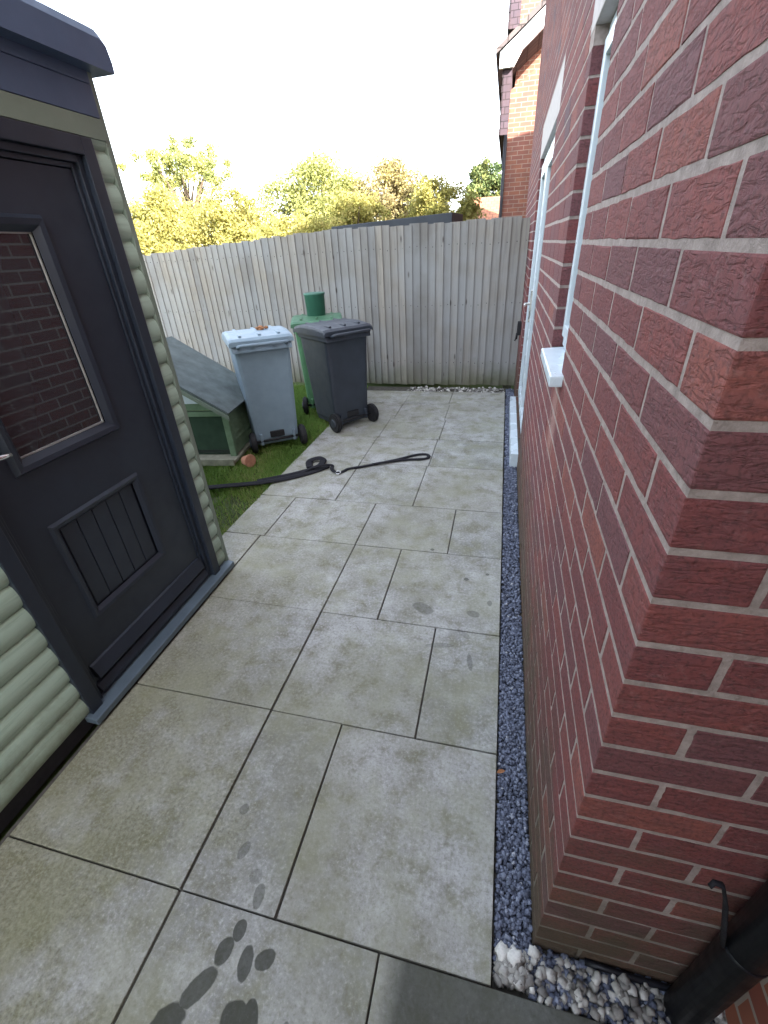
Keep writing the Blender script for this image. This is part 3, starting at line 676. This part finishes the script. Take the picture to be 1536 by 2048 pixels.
# roof of a low shed just beyond the fence
os_ = thing('felt_roof_shed', 'low dark flat roofed shed whose roof edge shows above the fence', 'shed', (-1.36, 6.6, 0))
q = MB(); q.box((-.55,-.45,-.06),(.6,.6,1.74)); q.build('wall', MT['fence'], os_)
q = MB(); q.hexa([(-.72,-.62,1.745),(.72,-.62,1.765),(.72,.75,1.80),(-.72,.75,1.78),(-.72,-.62,1.812),(.72,-.62,1.872),(.72,.75,1.91),(-.72,.75,1.85)], .008); q.build('roof', MT['felt'], os_)

# ------------------------------------------------------------------ WHEELED BINS
def tapered(mb, z0, z1, w0, d0, w1, d1, yo=0, bev=.03, mi=0):
    mb.hexa([(-w0/2,-d0/2,z0),(w0/2,-d0/2,z0),(w0/2,d0/2,z0),(-w0/2,d0/2,z0),(-w1/2,-d1/2+yo,z1),(w1/2,-d1/2+yo,z1),(w1/2,d1/2+yo,z1),(-w1/2,d1/2+yo,z1)], bev, .5, mi)
def wheelie(label, cen, rz, body, lid, Hh, lidname='lid', lid_open=0):
    t = thing('wheelie_bin', label, 'wheelie bin', (cen[0], cen[1], -.002), rz, 'wheelie bins beside the fence')
    m = MB(); tapered(m, .07, Hh-.03, .395, .40, .475, .50, .03, .035)
    tapered(m, Hh-.075, Hh-.02, .50, .52, .505, .53, .03, .012)          # rim
    tapered(m, .045, .10, .37, .37, .385, .39, 0, .012)
    for sx in (-.15, .15): m.box((sx-.012,-.235,.06),(sx+.012,-.19,.16), .004)   # axle brackets
    m.build('body', body, t)
    m = MB(); m.box((-.065,-.222,.115),(.065,-.196,.17), .006); m.build('foot_hold', MT['rubber'], t)
    m = MB()
    prof = [(-.262,Hh-.02),(-.262,Hh+.012),(-.235,Hh+.030),(-.05,Hh+.048),(.18,Hh+.045),(.30,Hh+.022),(.325,Hh-.005),(.325,Hh-.03),(.31,Hh-.03),(.31,Hh-.02)]
    vs = []; n = len(prof)
    secs = [(-.268,-.018),(-.262,0),(-.235,.006),(.235,.006),(.262,0),(.268,-.018)]
    for (xx, dz) in secs:
        for (yy, zz) in prof: vs.append((xx, yy, zz+(dz if zz > Hh else dz*.3)))
    m.add(vs, [(i*n+k, i*n+(k+1)%n, (i+1)*n+(k+1)%n, (i+1)*n+k) for i in range(5) for k in range(n)]+[tuple(range(n)), tuple(range(5*n, 6*n))], .5, 0, False)
    for xx in (-.16, 0, .16): m.box((xx-.012,-.20,Hh+.034),(xx+.012,.24,Hh+.054), .004)
    m.build('lid', lid, t)
    m = MB(); m.tube([(-.20,-.255,Hh-.03),(-.20,-.305,Hh-.015),(-.185,-.318,Hh-.01),(.185,-.318,Hh-.01),(.20,-.305,Hh-.015),(.20,-.255,Hh-.03)], .013, 10)
    for sx in (-.09, .09): m.box((sx-.015,-.318,Hh-.03),(sx+.015,-.25,Hh-.008), .004)
    m.build('handle', body, t)
    m = MB(); m.tube([(-.21,-.225,.095),(.21,-.225,.095)], .011, 10); m.build('axle', MT['rubber'], t)
    for sx in (-1, 1):
        m = MB(); bm = bmesh.new(); bmesh.ops.create_cone(bm, cap_ends=True, segments=32, radius1=.095, radius2=.095, depth=.05)
        bmesh.ops.bevel(bm, geom=[e for e in bm.edges if len(e.link_faces) == 2 and any(len(f.verts) > 4 for f in e.link_faces)], offset=.012, segments=2, affect='EDGES')
        bmesh.ops.rotate(bm, verts=bm.verts, matrix=Matrix.Rotation(R(90), 3, 'Y')); bmesh.ops.translate(bm, verts=bm.verts, vec=(sx*.228, -.225, .095)); m.frombm(bm)
        wh = m.build('wheel', MT['rubber'], t)
        m = MB(); bm = bmesh.new(); bmesh.ops.create_cone(bm, cap_ends=True, segments=24, radius1=.045, radius2=.038, depth=.012)
        bmesh.ops.rotate(bm, verts=bm.verts, matrix=Matrix.Rotation(R(90*sx), 3, 'Y')); bmesh.ops.translate(bm, verts=bm.verts, vec=(sx*.257, -.225, .095)); m.frombm(bm); m.build('hub', MT['bin_dark'], wh)
    return t
def place(c0, c1, dep=.40):
    u = Vector(c1)-Vector(c0); rz = math.atan2(u.y, u.x); un = u.normalized(); nr = Vector((un.y, -un.x))
    c = (Vector(c0)+Vector(c1))/2 - nr*(dep/2); return (c.x, c.y), rz
c, rz = place((-2.14,3.42), (-1.76,3.70)); wheelie('pale grey wheelie bin with a light lid standing on the lawn beside the green hutch', c, rz, MT['bin_grey'], MT['lid_grey'], .955)
grey_c, grey_rz = c, rz
c, rz = place((-1.56,4.0), (-1.26,4.38)); wheelie('charcoal black wheelie bin standing at the edge of the paving in front of the fence', c, rz, MT['bin_dark'], MT['bin_dark'], .93)
c = (-1.93, 4.82); wheelie('green wheelie bin standing behind the charcoal bin with a bucket on its lid', c, R(20), MT['bin_green'], MT['lid_green'], .93)
m = MB(); m.lathe([(.092,0),(.098,.004),(.106,.20),(.112,.205),(.112,.222),(.104,.224),(.098,.21),(.086,.012),(.0,.012)][:6]+[(.100,.224)], 32, (-1.95,4.87,.975)); tag(m.build('bucket', MT['bucket']), 'dark green plastic bucket standing on the lid of the green bin', 'bucket')
# bits lying on the grey lid
m = MB()
for (dx, dy, s_, t) in ((.02,.05,.035,.2),(.06,.08,.02,.7)):
    bm = bmesh.new(); bmesh.ops.create_icosphere(bm, subdivisions=2, radius=s_)
    for q in bm.verts: q.co = Vector((q.co.x*random.uniform(.7,1.3), q.co.y*random.uniform(.7,1.3), q.co.z*.6*random.uniform(.6,1.3)))
    bmesh.ops.translate(bm, verts=bm.verts, vec=(grey_c[0]+dx, grey_c[1]+dy, 1.02)); m.frombm(bm, t)
tag(m.build('dead_leaf_clump', MT['leaf_brown']), 'small clump of brown dead leaves lying on the grey bin lid', 'leaves')

# ------------------------------------------------------------------ HUTCH, POT, LEAD
hut = thing('animal_hutch', 'green wooden pet hutch with a sloping grey felt roof on the lawn', 'hutch', (-2.20, 3.22, 0), R(8))
HW, HD, HE, HR = 1.46, .66, .46, .93
for xx in (-.055, -HW):
    for ya, yb in ((0, .04), (HD-.04, HD)):
        m = MB(); m.box((xx, ya, .03), (xx+.055, yb, HE-.01), .004); m.build('post', MT['hutch'], hut)
m = MB(); m.box((-HW+.06,0,HE-.055),(-.06,.04,HE-.012), .004); m.build('top_rail', MT['hutch'], hut)
m = MB(); m.box((-HW+.055,.012,.10),(-.055,.03,HE-.055)); m.build('front_panel', MT['hutch_dark'], hut)
m = MB(); m.prism([(-HW,HE),(0,HE),(-HW/2,HR)], 1, .005, .03); m.prism([(-HW,HE),(0,HE),(-HW/2,HR)], 1, HD-.03, HD-.005); m.build('gable', MT['hutch'], hut)
m = MB(); m.prism([(-.36,HE+.06),(-.22,HE+.06),(-.36,HE+.15)], 1, -.004, .004); m.build('gable_trim', MT['upvc'], hut)
m = MB()
for k in range(7): m.hexa([(-.03,.045,.06+k*.057),(-.005,.045,.055+k*.057),(-.005,HD-.045,.055+k*.057),(-.03,HD-.045,.06+k*.057),(-.035,.045,.10+k*.057),(-.025,.045,.10+k*.057),(-.025,HD-.045,.10+k*.057),(-.035,HD-.045,.10+k*.057)])
m.build('side_slats', MT['hutch'], hut)
m = MB(); m.box((-HW+.06,.05,.04),(-.04,HD-.05,.05)); m.box((-HW+.03,.05,.04),(-HW+.04,HD-.05,HE)); m.box((-.045,.05,.05),(-.04,HD-.05,HE-.02)); m.build('inner_lining', MT['hutch_dark'], hut)
m = MB()
sl = math.hypot(HW/2, HR-HE); ux, uz = (HW/2)/sl, (HR-HE)/sl
for sg in (1, -1):
    def RP(a, h): # along the slope from the ridge, height above it
        return (-HW/2+sg*(a*ux+h*uz), HR-a*uz+h*ux)
    poly = [RP(-.0 if sg>0 else .012, .006), RP(sl+.045, .006), RP(sl+.045, .024), RP(-.0 if sg>0 else .012, .028)]
    m.prism(poly, 1, -.07, HD+.05)
m.build('roof', MT['hutch_felt'], hut)
m = MB()
for y in (-.072, ): 
    for sg in (1,):
        poly = [(-HW/2, HR-.035), (-HW/2, HR+.004), (-HW/2+(sl+.06)*ux, HR-(sl+.06)*uz+.004), (-HW/2+(sl+.06)*ux, HR-(sl+.06)*uz-.03)]
        m.prism(poly, 1, y-.014, y-.001)
m.build('barge_board', MT['post'], hut)
m = MB(); m.box((-HW-.02,-.10,.012),(.02,HD+.02,.04), .004); m.box((-HW-.02,-.12,.0),(.02,-.101,.06), .004); m.build('tray', MT['tray'], hut)
pt = MB(); pt.lathe([(.045,0),(.05,.004),(.064,.085),(.072,.086),(.074,.108),(.066,.110)], 24)
p = tag(pt.build('plant_pot', MT['terracotta']), 'small terracotta flower pot tipped over on the grass in front of the grey bin', 'plant pot')
p.scale = (.78,.78,.78); p.location = (-2.10, 3.17, .028); p.rotation_euler = (R(82), 0, R(70))

ld = MB()
def smooth(pts, n=8):
    out = []; P = [Vector(q) for q in pts]
    for i in range(len(P)-1):
        p0, p1, p2, p3 = P[max(i-1,0)], P[i], P[i+1], P[min(i+2,len(P)-1)]
        for k in range(n):
            t = k/n; out.append(.5*((2*p1)+(-p0+p2)*t+(2*p0-5*p1+4*p2-p3)*t*t+(-p0+3*p1-3*p2+p3)*t**3))
    out.append(P[-1]); return out
z = .008
ld.tube(smooth([(-2.25,2.60,.03),(-2.09,2.665,.028),(-1.90,2.75,.02),(-1.78,2.80,.018),(-1.62,2.90,.012),(-1.50,3.00,z),(-1.40,3.10,z),(-1.33,3.19,.012)]), .034, 8, .3)
ld.tube(smooth([(-1.80,2.83,.016),(-1.66,2.93,.013),(-1.52,3.05,z),(-1.42,3.16,.012),(-1.40,3.26,.02),(-1.45,3.30,.03),(-1.52,3.25,.02),(-1.47,3.13,.016)]), .030, 8, .35)
ld.tube(smooth([(-1.50,3.04,.012),(-1.44,3.10,.03),(-1.36,3.13,.045),(-1.29,3.17,.03),(-1.27,3.12,.016),(-1.21,3.08,z),(-1.17,3.12,z),(-1.14,3.17,z),(-1.02,3.24,z),(-.90,3.32,z),(-.76,3.42,z),(-.64,3.52,z),(-.56,3.545,z),(-.525,3.51,z),(-.535,3.46,z),(-.60,3.43,.010),(-.72,3.40,.011),(-.86,3.325,.016),(-.96,3.265,.016)]), .016, 8, .45)
lead = ld.build('strap', MT['webbing'])
lead.name = 'dog_lead'; tag(lead, 'black dog lead with a hand loop lying across lawn and slabs', 'dog lead')
ck = MB(); ck.tube(smooth([(-1.235,3.085,.01),(-1.215,3.10,.014),(-1.19,3.095,.014),(-1.185,3.07,.012),(-1.205,3.055,.01),(-1.235,3.085,.01)], 5), .004, 8); ck.build('clip', MT['steel'], lead)

# ------------------------------------------------------------------ NEIGHBOUR HOUSE beyond the fence
nb = thing('neighbour_house', 'orange brick house with white barge board seen beyond the fence against the wall', 'house', (-.20, 12, 0))
q = MB(); q.box((0,0,-.06),(4.6,6,4.1)); q.prism([(.0,4.1),(4.6,4.1),(4.6,6.8)], 1, .0, 6); q.build('wall', MT['farbrick'], nb, uv=True)
q = MB(); q.box((-.15,-.05,3.42),(-.002,5.9,4.5)); q.build('hung_tiles', MT['hungtile'], nb, uv=True)
q = MB()
for k in range(10): q.box((-.18+.012*(k%2),-.06,3.42+k*.108),(-.145,5.9,3.42+k*.108+.10), 0)
q.build('tile_edge', MT['hungtile'], nb)
q = MB(); q.prism([(-.24,4.40),(-.24,4.62),(.9,5.42),(.9,5.16),(.16,4.62),(.02,4.40)], 1, -.15, -.06); q.build('barge_board', MT['upvc'], nb)
q = MB(); q.prism([(-.32,4.60),(-.32,4.68),(1.4,5.885),(1.4,5.78)], 1, -.18, 6); q.build('roof', MT['rooftile'], nb, uv=True)
q = MB(); q.tube([(-.03,-.06,-.06),(-.03,-.06,3.41)], .035, 10); q.build('downpipe', MT['black'], nb)
q = MB(); q.box((.05,2.2,4.6),(4.6,6,8.2)); q.build('upper_wall', MT['farbrick'], nb, uv=True)
q = MB(); q.box((-.16,2.1,5.55),(.055,5.9,8.2)); q.build('upper_hung_tiles', MT['hungtile'], nb, uv=True)
q = MB()
for k in range(20): q.box((-.20+.012*(k%2),2.08,5.55+k*.13),(-.155,5.9,5.55+k*.13+.118))
q.build('upper_tile_edge', MT['hungtile'], nb)
q = MB(); q.prism([(-.4,8.2),(4.8,8.2),(2.2,9.8)], 1, 1.9, 6.2); q.build('upper_roof', MT['rooftile'], nb, uv=True)
# far house with a sunlit pantile roof
fh = thing('far_house', 'distant low house with sunlit orange tiled roof beyond the right end of the fence', 'house', (-1.75, 22, 0))
q = MB(); q.box((.1,.2,-.06),(7,5,2.3)); q.build('wall', MT['farbrick'], fh, uv=True)
q = MB(); q.prism([(-.1,2.2),(2.55,3.28),(5.2,2.2),(5.2,2.1),(2.55,3.16),(-.1,2.1)], 0, 0, 7.2); q.build('roof', MT['orangetile'], fh, uv=True)

# ------------------------------------------------------------------ TREES beyond the fence
LEAF = {
 'yellow': leaf_mat('yellow_leaf', [(0,(.25,.25,.075)),(.5,(.36,.34,.11)),(.8,(.40,.34,.125)),(1,(.30,.32,.10))], .5),
 'green': leaf_mat('green_leaf', [(0,(.15,.18,.065)),(.5,(.27,.29,.10)),(1,(.38,.36,.12))], .4),
 'brown': leaf_mat('russet_leaf', [(0,(.22,.185,.10)),(.5,(.30,.25,.125)),(1,(.36,.32,.11))], .4),
 'dark': leaf_mat('dark_leaf', [(0,(.05,.085,.035)),(.6,(.10,.13,.045)),(1,(.18,.18,.055))], .3)}
def tree(name, label, cat, x, y, H, rad, leaf, n, lsize, base=.8, sparse=0.0, limbs=9, trunk=.09, clumps=46, squash=1.0, seed=0, group='trees and bushes beyond the fence'):
    rg = np.random.default_rng(seed+100); rnd = random.Random(seed)
    t = thing(name, label, cat, (x, y, -.07), 0, group)
    m = MB(); m.tube([(0,0,0),(.03,.02,H*.25),(-.03,.04,H*.5),(.02,0,H*.8)], [trunk, trunk*.8, trunk*.55, trunk*.2], 9)
    cents = []
    mid = (base+H)/2; hz = (H-base)/2
    for i in range(clumps):
        while True:
            p = rg.uniform(-1, 1, 3)
            if .25 < np.linalg.norm(p) < 1: break
        wob = 1+.22*math.sin(3*math.atan2(p[1], p[0])+seed)+.1*math.sin(7*p[2]+seed)
        cents.append((p[0]*rad[0]*wob*.86, p[1]*rad[1]*wob*.86, mid+p[2]*hz*.88*squash))
    cents = np.array(cents)
    for i in rg.choice(len(cents), min(limbs, len(cents)), replace=False):
        e = Vector(cents[i]); s = Vector((0, 0, min(H*.7, max(.3, e.z*.55)))); k = (s+e)/2+Vector((rnd.uniform(-.1,.1), rnd.uniform(-.1,.1), .12))
        m.tube([s, k, e], [trunk*.4, trunk*.25, trunk*.1], 6)
    m.build('trunk', MT['bark'], t)
    cs = rg.uniform(.24, .5, len(cents))*min(rad[0], rad[1])*(.6 if sparse else .72)
    ci = rg.integers(0, len(cents), n)
    d = rg.normal(0, 1, (n, 3)); d /= np.linalg.norm(d, axis=1)[:,None]; rr = rg.random(n)**(.5)*cs[ci]
    rr = np.where(rg.random(n) < .08, rr*1.5, rr)
    C = cents[ci]+d*rr[:,None]*np.array([1,1,.85])
    if not sparse: C[:,2] = np.maximum(C[:,2], .15)
    a = rg.normal(0, 1, (n, 3)); a /= np.linalg.norm(a, axis=1)[:,None]
    b = np.cross(a, rg.normal(0, 1, (n, 3))); b /= np.linalg.norm(b, axis=1)[:,None]
    s = lsize*rg.uniform(.6, 1.3, n)[:,None]
    V = np.stack([C-a*s, C+b*s*.5, C+a*s, C-b*s*.5], 1).reshape(-1, 3); F = np.arange(4*n).reshape(-1, 4)
    T = np.clip(rg.normal(.5, .2, n)+rg.normal(0, .18, len(cents))[ci], 0, 1)
    fastmesh('crown', V, F, LEAF[leaf], T, t)
    return t
tree('hedge_bush','golden yellow hedge bush at the far left above the fence, behind the shed corner','bush',-9.75,13.2,3.55,(1.7,1.3),'yellow',52000,.044,-.2,seed=1,clumps=260)
tree('hedge_bush','pale yellow rounded bush second from the shed, below the tall open tree','bush',-7.45,13.0,3.38,(1.45,1.2),'yellow',50000,.043,-.2,seed=2,clumps=250)
tree('hedge_bush','low bright yellow bush between the left bushes and the broad green tree','bush',-5.0,11.6,2.5,(1.7,.9),'yellow',38000,.040,-.2,seed=3,clumps=200)
tree('broad_tree','broad yellow green tree with a domed crown above the middle of the fence','tree',-5.75,16.0,4.35,(2.0,1.5),'green',56000,.046,.0,seed=4,clumps=260)
tree('open_tree','tall thin open crowned tree rising above the left yellow bushes','tree',-12.0,18.2,5.45,(2.5,1.2),'green',9000,.055,3.7,sparse=1,seed=5,clumps=54,limbs=34,trunk=.11)
tree('russet_tree','russet brown tree behind the roofed stretch of fence','tree',-3.3,15.0,3.85,(1.6,1.1),'brown',44000,.042,.0,seed=6,clumps=220)
tree('hedge_bush','small yellow bush at the right end of the row of trees','bush',-1.8,13.6,3.2,(1.25,.9),'yellow',32000,.040,-.1,seed=7,clumps=170)
tree('hedge_bush','yellow bush behind the fence between the green and the russet tree','bush',-3.8,12.6,3.0,(1.4,.8),'yellow',32000,.040,-.1,seed=8,clumps=170)
tree('dark_tree','dark green distant tree beside the neighbour house corner','tree',-1.35,30,5.5,(1.6,1.2),'dark',22000,.080,1.0,seed=9,clumps=130)
